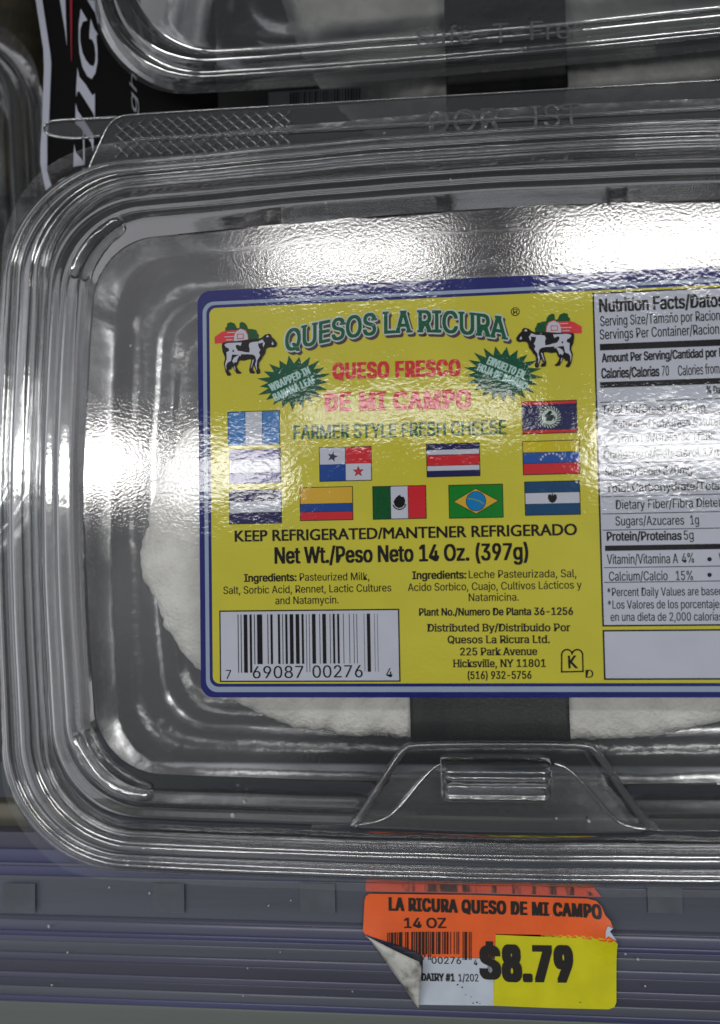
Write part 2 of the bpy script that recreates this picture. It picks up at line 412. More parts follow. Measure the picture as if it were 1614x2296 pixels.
# ------------------------------------------------------------------ hinge tab
tz = -.020
pl = [(190, 400), (205, 362), (225, 318), (240, 285), (262, 263), (290, 257), (650, 236), (1120, 208), (1614, 180), (2100, 152), (2100, 320), (1614, 345), (1120, 372), (650, 400), (400, 420), (260, 440)]
top_edge = [pt(x, y, tz) for x, y in pl]
# sheet with raised diamond studs
x0 = pt(262, 300, tz).x; yT = pt(262, 263, tz).y; yTr = pt(1614, 180, tz).y
fl = MB()
fl.poly([tuple(p) for p in top_edge], M_tab)
hinge = fl.build('hinge_tab', box, kind=None)
md = hinge.modifiers.new('thickness', 'SOLIDIFY'); md.thickness = .0004
tube(smoothpath([pt(x, y, tz + .0002) for x, y in pl[:10]], 2), .00026, M_bead, 'hinge_edge', box)
M_stud = film('stud_plastic', tint=(.75, .76, .77), edge=(.4, .4, .4), base=.30, gain=1.6, rough=.15, milk=.05)
studs = MB()
for r in range(9):
    for c in range(17):
        px = 262 + c * 25 + (r % 2) * 12.5; py = 350 - r * 11.6 - (px - 262) * .048
        if py < 262 - (px - 262) * .062 + 8 or px > 655: continue
        p = pt(px, py, tz + .0003); rr = .00062
        k = [(p.x + rr, p.y, p.z), (p.x, p.y + rr, p.z), (p.x - rr, p.y, p.z), (p.x, p.y - rr, p.z), (p.x, p.y, p.z + .0006)]
        studs.raw(k, [(0, 1, 4), (1, 2, 4), (2, 3, 4), (3, 0, 4)], M_stud)
        for dx, dy in ((12.5, -11.6 - .6), (12.5, 11.6 - .6)):
            if px + dx < 660 and 262 - (px - 262) * .062 + 6 < py + dy < 352 - (px - 262) * .048:
                tube([p, pt(px + dx, py + dy, tz + .0003)], .00016, M_stud, '', mb=studs, seg=4)
o = studs.build('grip_studs', box, kind='stuff')
tip = [(97, 290), (104, 275), (130, 270), (190, 267), (262, 263), (240, 287), (225, 305), (180, 311), (140, 309), (108, 302)]
fl = MB(); fl.poly([tuple(pt(x, y, tz - .002)) for x, y in tip], M_tab); o = fl.build('tab_tip', box)
o.modifiers.new('thickness', 'SOLIDIFY').thickness = .0004
tube(smoothpath([pt(x, y, tz - .0018) for x, y in [tip[4], tip[3], tip[2], tip[1], tip[0], tip[9], tip[8], tip[7], tip[6]]], 2), .0004, M_bead, 'tab_tip_edge', box)
em = MB()
for s_, x_, y_, x2, y2, c_ in (('DOR', 962, 300, 1120, 291, 52), ('IST', 1190, 288, 1300, 281, 52)):
    text(em, s_, x_, y_, x2, y2, c_, M_bead, tz + .0006)
embo = em.build('embossed_lettering', box)
embo.data.materials[0] = M_em = film('embossed_plastic', tint=(.80, .81, .82), edge=(.5, .5, .5), base=.30, gain=1.8, rough=.2, sc=500, dist=3e-4, milk=.10)
# a raised ridge along the tab
for yy in (236,):
    tube([pt(x, yy - (x - 262) * .0 + 80 - (x - 262) * .055, tz + .0004) for x in range(300, 2000, 60)], .0006, M_tab, 'hinge_ridge', box)

# ------------------------------------------------------------------ sticker
LZ = .00018; dz = .00003
TL, TR, BL, BR = pt(441, 654), pt(1614, 597), pt(453, 1563), pt(1614, 1563)
print('label check', TL, TR, BL, BR)
lx0 = (TL.x + BL.x) / 2; lyT = (TL.y + TR.y) / 2; lyB = (BL.y + BR.y) / 2; lx1 = 2 * XC - lx0
NAVY, PALE, YEL, BLACK, WHITE = (34, 40, 112), (152, 168, 190), (204, 197, 62), (20, 18, 20), (194, 199, 211)
mN, mP, mY, mK, mW = (printed(c, n_) for c, n_ in ((NAVY, 'navy_ink'), (PALE, 'pale_border_ink'), (YEL, 'yellow_ink'), (BLACK, 'black_ink'), (WHITE, 'white_sticker_paper')))
mG, mR = printed((14, 92, 58), 'green_ink'), printed((214, 52, 58), 'red_ink')
mB = MB()
def lay(pts, k, m, mb=None): (mb or mB).poly([(x, y, LZ + k * dz) for x, y in pts], m)
mB.poly([(x, y, LZ) for x, y in rrect(lx0, lyB, lx1, lyT, .0030)], mN)
label = mB.build('sticker', box)
label['label'] = 'yellow sticker with navy and pale blue border on the lid'
md = label.modifiers.new('thickness', 'SOLIDIFY'); md.thickness = .00012; md.offset = -1
def sub(name, fn, lab=None):
    mb = MB(); fn(mb); o = mb.build(name, label)
    if lab: o['label'] = lab
    return o
ix = (.0012, .0021, .0028); top_ = (.0026, .0034, .0041)
sub('border_line', lambda b: (lay(rrect(lx0 + ix[0], lyB + .0012, lx1 - ix[0], lyT - top_[0], .0026), 1, mP, b), lay(rrect(lx0 + ix[1], lyB + .0024, lx1 - ix[1], lyT - top_[1], .0020), 2, mN, b)))
sub('yellow_field', lambda b: lay(rrect(lx0 + ix[2], lyB + .0031, lx1 - ix[2], lyT - top_[2], .0016), 3, mY, b))

ZL = LZ + 5 * dz
def titlewarp(p, u, v):
    x = -1 + 2 * u
    base = -(.00295 * x * x) + .00075 * x     # arch of the baseline
    p.y += base + .0
    return p
def title(b):
    kw = dict(serif=True, warp=titlewarp)
    for bold, m, dx, dy, z in ((.058, printed((75, 62, 70), 'shadow_ink'), 5, 6, ZL), (.062, printed((196, 206, 206), 'pale_outline_ink'), 0, 0, ZL + dz), (.024, mG, 0, 0, ZL + 2 * dz)):
        e = bold * 30
        text(b, 'QUESOS LA RICURA', 641 - e + dx, 753 + dy, 1136 + e + dx, 739 + dy, 49, m, z, bold, **kw)
sub('brand_lettering', title)
def registered(b):
    c = pt(1155, 698.5, ZL)
    for r, m, z in ((.00098, mK, 0), (.00078, mY, dz)): b.poly([(c.x + r * math.cos(t * math.pi / 12), c.y + r * math.sin(t * math.pi / 12), ZL + z) for t in range(24)], m)
    text(b, 'R', 1150.5, 704, 1160.5, 703.5, 11, mK, ZL + 2 * dz, .01)
sub('registered_mark', registered)
sub('name_lettering', lambda b: (text(b, 'QUESO FRESCO', 748, 849, 1030, 841, 35, mR, ZL, .055, box=True), text(b, 'DE MI CAMPO', 731, 921, 1053, 914, 40, mR, ZL, .06, box=True)))
sub('style_lettering', lambda b: text(b, 'FARMER STYLE FRESH CHEESE', 659, 984.5, 1134, 973, 31, mG, ZL, .022))
sub('storage_lettering', lambda b: text(b, 'KEEP REFRIGERATED/MANTENER REFRIGERADO', 527, 1214, 1293, 1199, 24.5, mK, ZL, .026, plain=True))
sub('weight_lettering', lambda b: text(b, 'Net Wt./Peso Neto 14 Oz. (397g)', 617, 1263, 1183, 1254, 36, mK, ZL, .03))
def ingr_en(b):
    text(b, 'Ingredients:', 548, 1304, 664, 1302, 17, mK, ZL, .035); text(b, 'Pasteurized Milk,', 672, 1302, 828, 1300, 17, mK, ZL, .006)
    text(b, 'Salt, Sorbic Acid, Rennet, Lactic Cultures', 501, 1331.5, 877, 1325.5, 17, mK, ZL, .006)
    text(b, 'and Natamycin.', 617.5, 1354.5, 759, 1352.5, 17, mK, ZL, .006)
sub('ingredients_lettering', ingr_en)
def ingr_es(b):
    text(b, 'Ingredients:', 925, 1298, 1044.5, 1296.5, 17, mK, ZL, .035); text(b, 'Leche Pasteurizada, Sal,', 1051, 1296, 1292, 1293.5, 17, mK, ZL, .006)
    text(b, 'Acido Sorbico, Cuajo, Cultivos Lácticos y', 914.5, 1325, 1304, 1319, 17, mK, ZL, .006)
    text(b, 'Natamicina.', 1051, 1347.5, 1163, 1346.5, 17, mK, ZL, .006)
sub('ingredients_lettering', ingr_es)
def plant(b): text(b, 'Plant No./Numero De Planta 36-1256', 940, 1380, 1284, 1378, 16, mK, ZL, .032)
sub('plant_number_lettering', plant)
def addr(b):
    for s_, a, y, c in (('Distributed By/Distribuido Por', 958, 1415.5, 1278), ('Quesos La Ricura Ltd.', 1004, 1442, 1232), ('225 Park Avenue', 1032, 1469, 1204), ('Hicksville, NY 11801', 1016, 1495.5, 1223), ('(516) 932-5756', 1049, 1522, 1191)):
        text(b, s_, a, y, c, y - .8, 16.5, mK, ZL, .024, serif=True)
sub('address_lettering', addr)
def kosher(b):
    def line(P_, w=.00032, z=ZL):
        for a, c in zip(P_, P_[1:]):
            A, B = pt(*a, z), pt(*c, z); d = (B - A).normalized(); n_ = Vector((-d.y, d.x, 0)) * w / 2; e = d * w * .4
            b.poly([tuple(A - n_ - e), tuple(B - n_ + e), tuple(B + n_ + e), tuple(A + n_ - e)], mK)
    arc = lambda cx, cy, r, a0, a1: [(cx + r * math.cos(math.radians(a)), cy - r * math.sin(math.radians(a))) for a in range(a0, a1 - 1, -20)]
    line([(1259, 1506)] + arc(1271, 1468, 12, 180, 20) + [(1282, 1466)] + arc(1294, 1468, 12, 160, 0) + [(1307, 1505), (1259, 1506)])
    text(b, 'K', 1275, 1498, 1295, 1497.5, 27, mK, ZL, .02, plain=True)
    text(b, 'D', 1313, 1519, 1330, 1519, 17, mK, ZL, .01)
sub('kosher_mark', kosher)

# barcode
LC = ['0001101', '0011001', '0010011', '0111101', '0100011', '0110001', '0101111', '0111011', '0110111', '0001011']
def upc(d):
    s = '101' + ''.join(LC[int(c)] for c in d[:6]) + '01010' + ''.join(LC[int(c)].translate(str.maketrans('01', '10')) for c in d[6:]) + '101'
    return s
def bars(b, code, x0, x1, y0, y1, y2, m, z, guard=True, clip=None, slope=0.0):
    n = len(code); i = 0
    while i < n:
        if code[i] == '1':
            j = i
            while j < n and code[j] == '1': j += 1
            tall = guard and (i < 10 or i >= n - 10 or n // 2 - 3 < i < n // 2 + 3)
            A = x0 + (x1 - x0) * i / n; B = x0 + (x1 - x0) * j / n; ym = y2 if tall else y1
            A1, B1 = pt(A, y0 + slope * (A - x0), z), pt(B, ym + slope * (A - x0), z)
            if clip is None or clip(A, B): b.rect(A1.x, A1.y, B1.x, B1.y, z, m)
            i = j
        else: i += 1
def bc(b):
    A, B = pt(491.5, 1368.5, ZL), pt(898, 1528, ZL); w = .0003
    b.rect(A.x, A.y, B.x, B.y, ZL, mK); b.rect(A.x + w, A.y - w, B.x - w, B.y + w, ZL + dz, mW)
    bars(b, upc('769087002764'), 532.5, 848.5, 1377.5, 1489, 1508, mK, ZL + 2 * dz, slope=-.008)
    z = ZL + 2 * dz
    text(b, '7', 506.5, 1521.5, 518, 1521.5, 20, mK, z); text(b, '69087', 567, 1520.5, 680, 1519.5, 27, mK, z)
    text(b, '00276', 701, 1519, 813, 1518, 27, mK, z); text(b, '4', 866, 1518, 879.5, 1518, 20, mK, z)
sub('barcode', bc)

# nutrition panel
def nutri(b):
    A, B = pt(1331, 656, ZL), pt(1347, 1406, ZL); w = .00035; X0 = (A.x + B.x) / 2; X1 = lx1 - .0050
    yTn = pt(1331, 656, ZL).y; yBn = pt(1347, 1404.5, ZL).y
    b.rect(X0, yBn, X1, yTn, ZL, mK); b.rect(X0 + w, yBn + w, X1 - w, yTn - w, ZL + dz, mW)
    y3, y4 = pt(1349, 1412, ZL).y, pt(1350, 1524, ZL).y
    b.rect(X0, y4, X1, y3, ZL, mK); b.rect(X0 + w, y4 + w, X1 - w, y3 - w, ZL + dz, mW)
    z = ZL + 2 * dz
    def bar(x, ya, yb2, x2=None): p, q = pt(x, ya, z), pt(x, yb2, z); b.rect(p.x, p.y, X1 - .001, q.y, z, mK)
    bar(1344.5, 771, 785.5); bar(1345, 856.5, 869.5); bar(1356, 1223, 1235)
    for x, y in ((1345, 902), (1347, 933), (1360, 975), (1347, 1001), (1347, 1039), (1348, 1077.5), (1348, 1113.5), (1350, 1152), (1351, 1188.5), (1354, 1272.5), (1354, 1305.5)): bar(x, y - .9, y + .9)
    T = lambda s_, a, ya, c, yc, cap, bd=.006, ref=None: text(b, s_, a, ya, c, yc, cap, mK, z, bd, ref=ref)
    T('Nutrition Facts/Datos', 1344.5, 699.5, 1592, 688, 29, .03, 'Nutrition Facts/Dat')
    T('Serving Size/Tamaño por Racion', 1346, 731, 1604, 718, 22, .006, 'Serving Size/Tamaño por Racio')
    T('Servings Per Container/Racion', 1345, 761, 1612, 748, 22)
    T('Amount Per Serving/Cantidad por Racion', 1350, 812, 1607, 799.5, 19, .032, 'Amount Per Serving/Cantidad por')
    T('Calories/Calorias', 1349, 848, 1477.5, 843, 22, .03); T('70', 1484, 842.5, 1499.5, 842, 22); T('Calories from', 1520.5, 842, 1613, 837, 22)
    T('% Daily', 1584.5, 882.5, 1607, 882, 17, .02, '% D')
    T('Total Fat/Grasa Total', 1350, 927, 1547, 923, 18, .025); T('6g', 1559.5, 923, 1581, 922, 18)
    T('Saturated Fat/Grasa Saturada', 1375, 960, 1609, 953, 18, .006, 'Saturated Fat/Grasa Satura')
    T('Trans Fat/Grasa de Trans', 1383, 992, 1601, 985, 18); T('Cholesterol/Colesterol 17mg', 1353.5, 1028.5, 1630, 1021, 18, .02)
    T('Sodium/Sodio 320mg', 1356.5, 1067.5, 1551, 1061, 18, .02); T('Total Carbohydrate/Total', 1359, 1103, 1620, 1097, 18, .025)
    T('Dietary Fiber/Fibra Dietetica', 1381, 1141.5, 1609, 1136, 20, .006, 'Dietary Fiber/Fibra Diete')
    T('Sugars/Azucares', 1380, 1178, 1533.5, 1176, 20); T('1g', 1548, 1176, 1567, 1175, 20)
    T('Protein/Proteinas', 1361, 1212, 1527.5, 1210, 19, .03); T('5g', 1533.5, 1210, 1555, 1209, 20)
    T('Vitamin/Vitamina A', 1361, 1264.5, 1520, 1262.5, 21); T('4%', 1529, 1262, 1556, 1261, 21); T('Vitamina C', 1612, 1261, 1690, 1260, 21)
    T('Calcium/Calcio', 1365.5, 1302, 1496.5, 1300.5, 20); T('15%', 1515.5, 1300.5, 1553.5, 1300, 20)
    for y in (1253.5, 1288.5):
        c = pt(1590.5, y, z); b.poly([(c.x + .00048 * math.cos(t * math.pi / 6), c.y + .00048 * math.sin(t * math.pi / 6), z) for t in range(12)], mK)
    T('*Percent Daily Values are based', 1362, 1336.5, 1610, 1334, 18, .006, '*Percent Daily Values are base')
    T('*Los Valores de los porcentajes', 1363, 1364.5, 1612, 1363, 18, .006, '*Los Valores de los porcentaje')
    T('en una dieta de 2,000 calorias', 1369, 1392, 1610, 1391, 18, .006, 'en una dieta de 2,000 caloria')
sub('nutrition_table', nutri)

# flags
fb = {k: printed(v, 'flag_ink') for k, v in dict(sky=(70, 128, 190), w=(196, 200, 212), navy=(38, 38, 88), red=(206, 44, 52), blue=(24, 70, 148), gold=(214, 172, 56), gr=(8, 84, 40), g2=(20, 128, 40), yel=(206, 190, 24), teal=(22, 72, 112), pur=(74, 66, 140), cyan=(16, 124, 190), mid=(36, 84, 164), dnavy=(34, 36, 84)).items()}
def star(b, c, r, m, z, rot=90):
    P_ = []
    for i in range(10):
        a = math.radians(rot + 36 * i); q = r if i % 2 == 0 else r * .42; P_.append((c[0] + q * math.cos(a), c[1] + q * math.sin(a), z))
    b.poly(P_, m)
def flag(x0, y0, x1, y1, stripes, vertical=False, extra=None, lab=None):
    def fn(b):
        A, B = pt(x0, y0, ZL), pt(x1, y1, ZL); w = .00017
        b.rect(A.x, A.y, B.x, B.y, ZL, mK)
        X0, X1, Y0, Y1 = A.x + w, B.x - w, B.y + w, A.y - w
        tot = sum(s[1] for s in stripes); k = 0
        for i, (c, wd) in enumerate(stripes):
            g = w * .35
            if vertical: b.rect(X0 + (X1 - X0) * k / tot + (g if i else 0), Y0, X0 + (X1 - X0) * (k + wd) / tot - g * (i < len(stripes) - 1), Y1, ZL + dz, fb[c])
            else: b.rect(X0, Y1 - (Y1 - Y0) * k / tot - (g if i else 0), X1, Y1 - (Y1 - Y0) * (k + wd) / tot + g * (i < len(stripes) - 1), ZL + dz, fb[c])
            k += wd
        if extra: extra(b, X0, Y0, X1, Y1)
    sub('flag', fn, lab)
def disc(b, cx, cy, r, m, z, n=20, ry=None): b.poly([(cx + r * math.cos(2 * math.pi * t / n), cy + (ry or r) * math.sin(2 * math.pi * t / n), z) for t in range(n)], m)
flag(510, 923, 628, 996, [('sky', 1), ('w', 1), ('sky', 1)], True, lab='flag with pale blue and white vertical stripes')
flag(513, 1008, 630, 1082, [('pur', 1), ('w', 1.3), ('pur', 1)], lab='violet and white striped flag washed out by glare')
flag(513, 1099, 632, 1173, [('navy', 1), ('w', 1.1), ('navy', 1)], lab='flag with dark navy bands above and below white')
def pan(b, X0, Y0, X1, Y1):
    xm, ym = (X0 + X1) / 2, (Y0 + Y1) / 2; z = ZL + 2 * dz
    b.rect(X0, ym, xm, Y1, z, fb['w']); b.rect(xm, ym, X1, Y1, z, fb['red']); b.rect(X0, Y0, xm, ym, z, fb['blue']); b.rect(xm, Y0, X1, ym, z, fb['w'])
    b.rect(xm - .00005, Y0, xm + .00005, Y1, z + dz, mK)
    star(b, (X0 + (X1 - X0) * .25, Y0 + (Y1 - Y0) * .73), .00125, printed((50, 60, 80), 'flag_ink'), z + dz, 75)
    star(b, (X0 + (X1 - X0) * .75, Y0 + (Y1 - Y0) * .26), .00130, mK, z + dz); star(b, (X0 + (X1 - X0) * .75, Y0 + (Y1 - Y0) * .26), .00095, fb['red'], z + 2 * dz)
flag(715, 1003, 834, 1077, [('w', 1)], extra=pan, lab='quartered flag in white, red and blue with two stars')
flag(955, 995, 1077, 1067, [('navy', 1), ('w', 1), ('red', 2), ('w', 1), ('navy', 1)], lab='flag with navy, white and red horizontal stripes')
def bel(b, X0, Y0, X1, Y1):
    cx, cy = (X0 + X1) / 2, (Y0 + Y1) / 2; z = ZL + 2 * dz; ml = printed((190, 206, 200), 'flag_ink'); mo = printed((40, 50, 48), 'flag_ink')
    disc(b, cx, cy, .0024, mo, z, 28)
    for i in range(22):
        a = 2 * math.pi * i / 22; t = a + .5
        p = [(cx + .0018 * math.cos(a), cy + .0018 * math.sin(a)), (cx + .00245 * math.cos(a + .22), cy + .00245 * math.sin(a + .22)), (cx + .0025 * math.cos(a + .34), cy + .0025 * math.sin(a + .34)), (cx + .0018 * math.cos(a + .12), cy + .0018 * math.sin(a + .12))]
        b.poly([(x, y, z + dz) for x, y in p], ml)
    disc(b, cx, cy, .0017, ml, z + dz, 24)
    q = lambda L: b.poly([(cx + x * 1e-4, cy + y * 1e-4, z + 2 * dz) for x, y in L], mo)
    q([(-11, 3), (-4, 10), (5, 11), (2, 5), (10, 4), (9, -2), (4, -9), (-8, -8), (-7, -2)]); q([(-4, 5), (-2, 14), (4, 14), (6, 8)]); q([(9, -1), (13, 3), (12, -8), (10, -8)])
flag(1169, 900, 1295, 970, [('red', 1), ('dnavy', 8), ('red', 1)], extra=bel, lab='dark navy flag with red edges and a round white emblem')
def ven(b, X0, Y0, X1, Y1):
    for i in range(8):
        a = math.radians(160 - 20 * i); star(b, ((X0 + X1) / 2 + .0024 * math.cos(a), (Y0 + Y1) / 2 - .0010 + .0019 * math.sin(a)), .00036, fb['w'], ZL + 2 * dz)
flag(1170.5, 989, 1301.5, 1062, [('yel', 1), ('mid', 1), ('red', 1)], extra=ven, lab='yellow, blue and red flag with an arc of small stars')
flag(671.5, 1092.5, 792, 1165.5, [('gold', 2), ('blue', 1), ('red', 1)], lab='flag with a wide gold stripe above blue and red')
def mex(b, X0, Y0, X1, Y1):
    cx, cy = (X0 + X1) / 2, (Y0 + Y1) / 2; z = ZL + 2 * dz
    q = lambda L: b.poly([(cx + x * 1e-4, cy + y * 1e-4, z) for x, y in L], mK)
    q([(-13, 2), (-9, 9), (-3, 15), (2, 17), (4, 13), (10, 12), (13, 5), (12, -5), (6, -11), (-2, -13), (-10, -8)])
    for i in range(9):
        a0, a1 = math.radians(195 + 17 * i), math.radians(212 + 17 * i)
        q([(13.5 * math.cos(a0), 13.5 * math.sin(a0) - 1), (16 * math.cos(a0), 16 * math.sin(a0) - 1), (16 * math.cos(a1), 16 * math.sin(a1) - 1), (13.5 * math.cos(a1), 13.5 * math.sin(a1) - 1)])
flag(834.5, 1090, 956.5, 1162.5, [('gr', 1), ('w', 1), ('red', 1)], True, extra=mex, lab='green, white and red vertical flag with a black emblem')
def bra(b, X0, Y0, X1, Y1):
    cx, cy, w, h = (X0 + X1) / 2, (Y0 + Y1) / 2, X1 - X0, Y1 - Y0; z = ZL + 2 * dz
    for e, m, k in ((.00016, mK, 0), (0, fb['gold'], 1)): b.poly([(cx - w * .41 - e * 1.6, cy, z + k * dz), (cx, cy - h * .38 - e, z + k * dz), (cx + w * .41 + e * 1.6, cy, z + k * dz), (cx, cy + h * .38 + e, z + k * dz)], m)
    disc(b, cx, cy, .00222, mK, z + 2 * dz, 24); disc(b, cx, cy, .00208, fb['cyan'], z + 3 * dz, 24)
    P_ = [(cx - .0019, cy + .0008), (cx - .0005, cy + .0006), (cx + .0009, cy + .0001), (cx + .0018, cy - .0006), (cx + .0018, cy - .0009), (cx + .0008, cy - .0002), (cx - .0005, cy + .0003), (cx - .0019, cy + .0005)]
    b.poly([(x, y, z + 4 * dz) for x, y in P_], printed((120, 150, 90), 'flag_ink'))
flag(1005, 1087, 1129, 1160, [('g2', 1)], extra=bra, lab='green flag with a gold diamond and blue disc')
def sal(b, X0, Y0, X1, Y1):
    cx, cy = (X0 + X1) / 2, (Y0 + Y1) / 2
    b.poly([(cx + x * 1e-4, cy + y * 1e-4, ZL + 2 * dz) for x, y in [(-9, 7), (-4, 9), (-2, 5), (0, 13), (2, 5), (4, 9), (9, 7), (10, 0), (6, -8), (0, -11), (-6, -8), (-10, 0)]], mK)
flag(1175, 1079.5, 1302, 1153.5, [('teal', 1), ('w', 1.05), ('teal', 1)], extra=sal, lab='teal and white striped flag with a small dark crest')

# starbursts
def burst(cx, cy, rx, ry, n, rot, lines, ph):
    def fn(b):
        c = pt(cx, cy, ZL); P_ = []
        for i in range(2 * n):
            a = math.pi * i / n + ph; k = 1 if i % 2 == 0 else .70
            if k == 1: k *= random.uniform(.94, 1.06)
            x, y = rx * k * math.cos(a) * 1e-4, ry * k * math.sin(a) * 1e-4
            P_.append((c.x + x * math.cos(rot) - y * math.sin(rot), c.y + x * math.sin(rot) + y * math.cos(rot), ZL + dz))
        b.poly(P_, printed((8, 84, 56), 'burst_ink'))
        for s_, xa, ya, xb, y_b, cap in lines: text(b, s_, xa, ya, xb, y_b, cap, printed((176, 212, 204), 'burst_lettering_ink'), ZL + 2 * dz, .05, box=True)
    return fn
sub('starburst', burst(657.6, 857, 83, 61, 21, .12, [('WRAPPED IN', 608.5, 877, 696, 837, 17), ('BANANA LEAF', 617.5, 899, 709, 857, 17)], .1))
sub('starburst', burst(1126, 839, 85, 62, 21, -.15, [('ENVUELTO EN', 1091, 815, 1171, 848, 17), ('HOJA DE BANANO', 1069, 830, 1176, 874, 17)], .05))

# cows and barn
COW = [(440,860),(450,810),(520,795),(640,790),(760,785),(880,770),(960,772),(1060,765),(1110,740),(1150,705),(1215,690),(1245,705),(1260,745),(1310,790),(1348,850),(1340,890),(1300,915),(1240,905),(1190,915),(1165,940),(1150,1010),(1110,1060),(1085,1110),(1060,1130),(1045,1180),(1045,1240),(1065,1275),(1065,1325),(1010,1335),(1000,1290),(975,1220),(965,1190),(945,1230),(950,1270),(985,1310),(960,1325),(900,1318),(885,1270),(900,1200),(920,1130),(920,1090),(880,1090),(800,1110),(740,1100),(720,1110),(705,1160),(680,1190),(690,1230),(720,1275),(758,1300),(745,1320),(680,1315),(645,1260),(610,1190),(590,1240),(560,1250),(545,1240),(555,1280),(588,1320),(575,1345),(530,1345),(500,1290),(480,1200),(470,1140),(490,1080),(490,1040),(455,960)]
CW = [[(485,850),(500,825),(560,815),(770,815),(752,870),(700,850),(672,855),(675,900),(710,950),(770,960),(750,1040),(700,1015),(610,1005),(600,1050),(590,1110),(530,1140),(510,1180),(515,1270),(495,1200),(495,1140),(520,1080),(520,1020),(515,960),(560,940),(550,910),(510,880)],
      [(770,960),(820,975),(895,985),(900,930),(885,870),(900,830),(960,815),(1040,812),(1040,880),(1055,920),(1075,950),(1050,990),(1070,1040),(1050,1070),(1020,1120),(1010,1200),(1015,1280),(1000,1250),(985,1180),(1005,1120),(990,1050),(950,1020),(870,1012),(755,1008)],
      [(1040,812),(1110,780),(1130,815),(1150,840),(1125,910),(1112,862),(1125,832),(1045,845)],
      [(610,1110),(640,1060),(690,1030),(730,1030),(700,1080),(680,1140),(655,1130),(635,1155)], [(1170,735),(1195,712),(1222,740),(1180,752)], [(1255,860),(1272,820),(1295,865),(1275,880)],
      [(945,1110),(968,1100),(935,1210),(912,1250)], [(635,1190),(655,1210),(665,1275),(645,1240)]]
def cow(mirror):
    def fn(b):
        if not mirror: o_ = pt(437.1, 661.3, ZL); k = .1389e-4 * 1.02; f = lambda x, y, l: (o_.x + x * k, o_.y - y * k, ZL + l * dz)
        else: o_ = pt(1347, 631.5, ZL); k = .1389e-4 * 1.0; f = lambda x, y, l: (o_.x - x * k, o_.y - y * k, ZL + l * dz)
        q = lambda L, l, m: b.poly([f(x, y, l) for x, y in L], m)
        q([(495,600),(500,560),(525,540),(530,490),(590,472),(650,495),(670,530),(690,575),(730,575),(735,490),(780,475),(830,505),(860,550),(870,595),(940,600),(1010,620),(1030,680),(1050,700),(1045,770),(860,790),(500,620)], 1, printed((16, 84, 42), 'tree_ink'))
        rd = printed((222, 62, 66), 'barn_ink')
        q([(320,810),(320,705),(440,625),(500,610),(690,610),(700,800)], 2, rd)
        q([(628,795),(633,700),(663,625),(750,583),(837,614),(873,685),(882,775)], 3, rd); q([(640,790),(645,700),(672,635),(750,594),(828,624),(862,690),(870,770)], 4, mW)
        q([(692,672),(803,672),(803,757),(692,757)], 5, rd); q([(705,685),(790,685),(790,745),(705,745)], 6, mW)
        for a, c, y in ((530, 660, 640), (485, 640, 706), (510, 620, 757)): q([(a, y), (c, y), (c, y + 13), (a, y + 13)], 5, mW)
        q(COW, 7, mK)
        for L in CW: q(L, 8, mW)
        q([(615,930),(640,935),(645,960),(622,970)], 9, mK); q([(500,885),(550,900),(565,940),(520,965)], 9, mK)
    return fn
sub('cow_emblem', cow(False), 'black and white cow facing right before a red barn'); sub('cow_emblem', cow(True), 'black and white cow facing left before a red barn')

# ------------------------------------------------------------------ cheese and leaf
def cheese(z, left, cx, name, label_, dy=0, zt=.0):
    half = [pt(x, y, z) for x, y in left]; X0 = pt(cx, 1250, z).x
    poly = half + [Vector((2 * X0 - p.x, p.y, z)) for p in half[::-1]]
    c = Vector((X0, sum(p.y for p in poly) / len(poly), z))
    # resample evenly
    P_ = poly + [poly[0]]; Ls = [(b_ - a_).length for a_, b_ in zip(P_, P_[1:])]; T = sum(Ls); N_ = 300; out = []; k = 0; acc = 0
    for i in range(N_):
        t = T * i / N_
        while acc + Ls[k] < t: acc += Ls[k]; k += 1
        out.append(P_[k].lerp(P_[k + 1], (t - acc) / Ls[k]))
    sm = out
    for _ in range(14): sm = [(sm[i - 1] + sm[i] * 2 + sm[(i + 1) % N_]) / 4 for i in range(N_)]
    V = []; Fc = []; fr = [0, .2, .4, .55, .68, .78, .85, .9, .94, .97, .99, 1.0, 1.004, 1.0, .985]
    zz = [0, 0, 0, 0, 0, -.0002, -.0004, -.0008, -.0014, -.0024, -.0038, -.006, -.010, -.020, -.034]
    for f_, dz_ in zip(fr, zz):
        for p in sm:
            q = c + (p - c) * f_
            nz_ = noise.noise(q * 900) * .0005 + noise.noise(q * 350) * .0009
            ed = (noise.noise(Vector((q.x * 700, q.y * 700, dz_ * 900))) * .0006 + noise.noise(q * 1500) * .0006 + noise.noise(q * 2900) * .0005 + noise.noise(q * 140) * .0012) if f_ > .9 else 0
            d = (p - c).normalized() * ed
            V.append((q.x + d.x, q.y + d.y, z + dz_ + nz_))
    for i in range(len(fr) - 1):
        for k in range(N_): a, b_ = i * N_ + k, i * N_ + (k + 1) % N_; Fc.append((a, a + N_, b_ + N_, b_)[::-1] if 0 else (a, a + N_, b_ + N_, b_))
    o = link(name, V, Fc, M_cheese, None, True)
    return o
LEFT = [(1098, 862), (800, 868), (600, 882), (470, 905), (405, 955), (360, 1020), (326, 1100), (303, 1180), (297, 1255), (312, 1320), (340, 1390), (380, 1450), (420, 1505), (475, 1555), (545, 1600), (640, 1638), (760, 1660), (930, 1670), (1098, 1674)]
ch = cheese(-.012, LEFT, 1098, 'fresh_cheese', '')
tag(ch, 'white crumbly fresh cheese under the lid with the yellow sticker', 'cheese', 'fresh cheeses in clear containers')
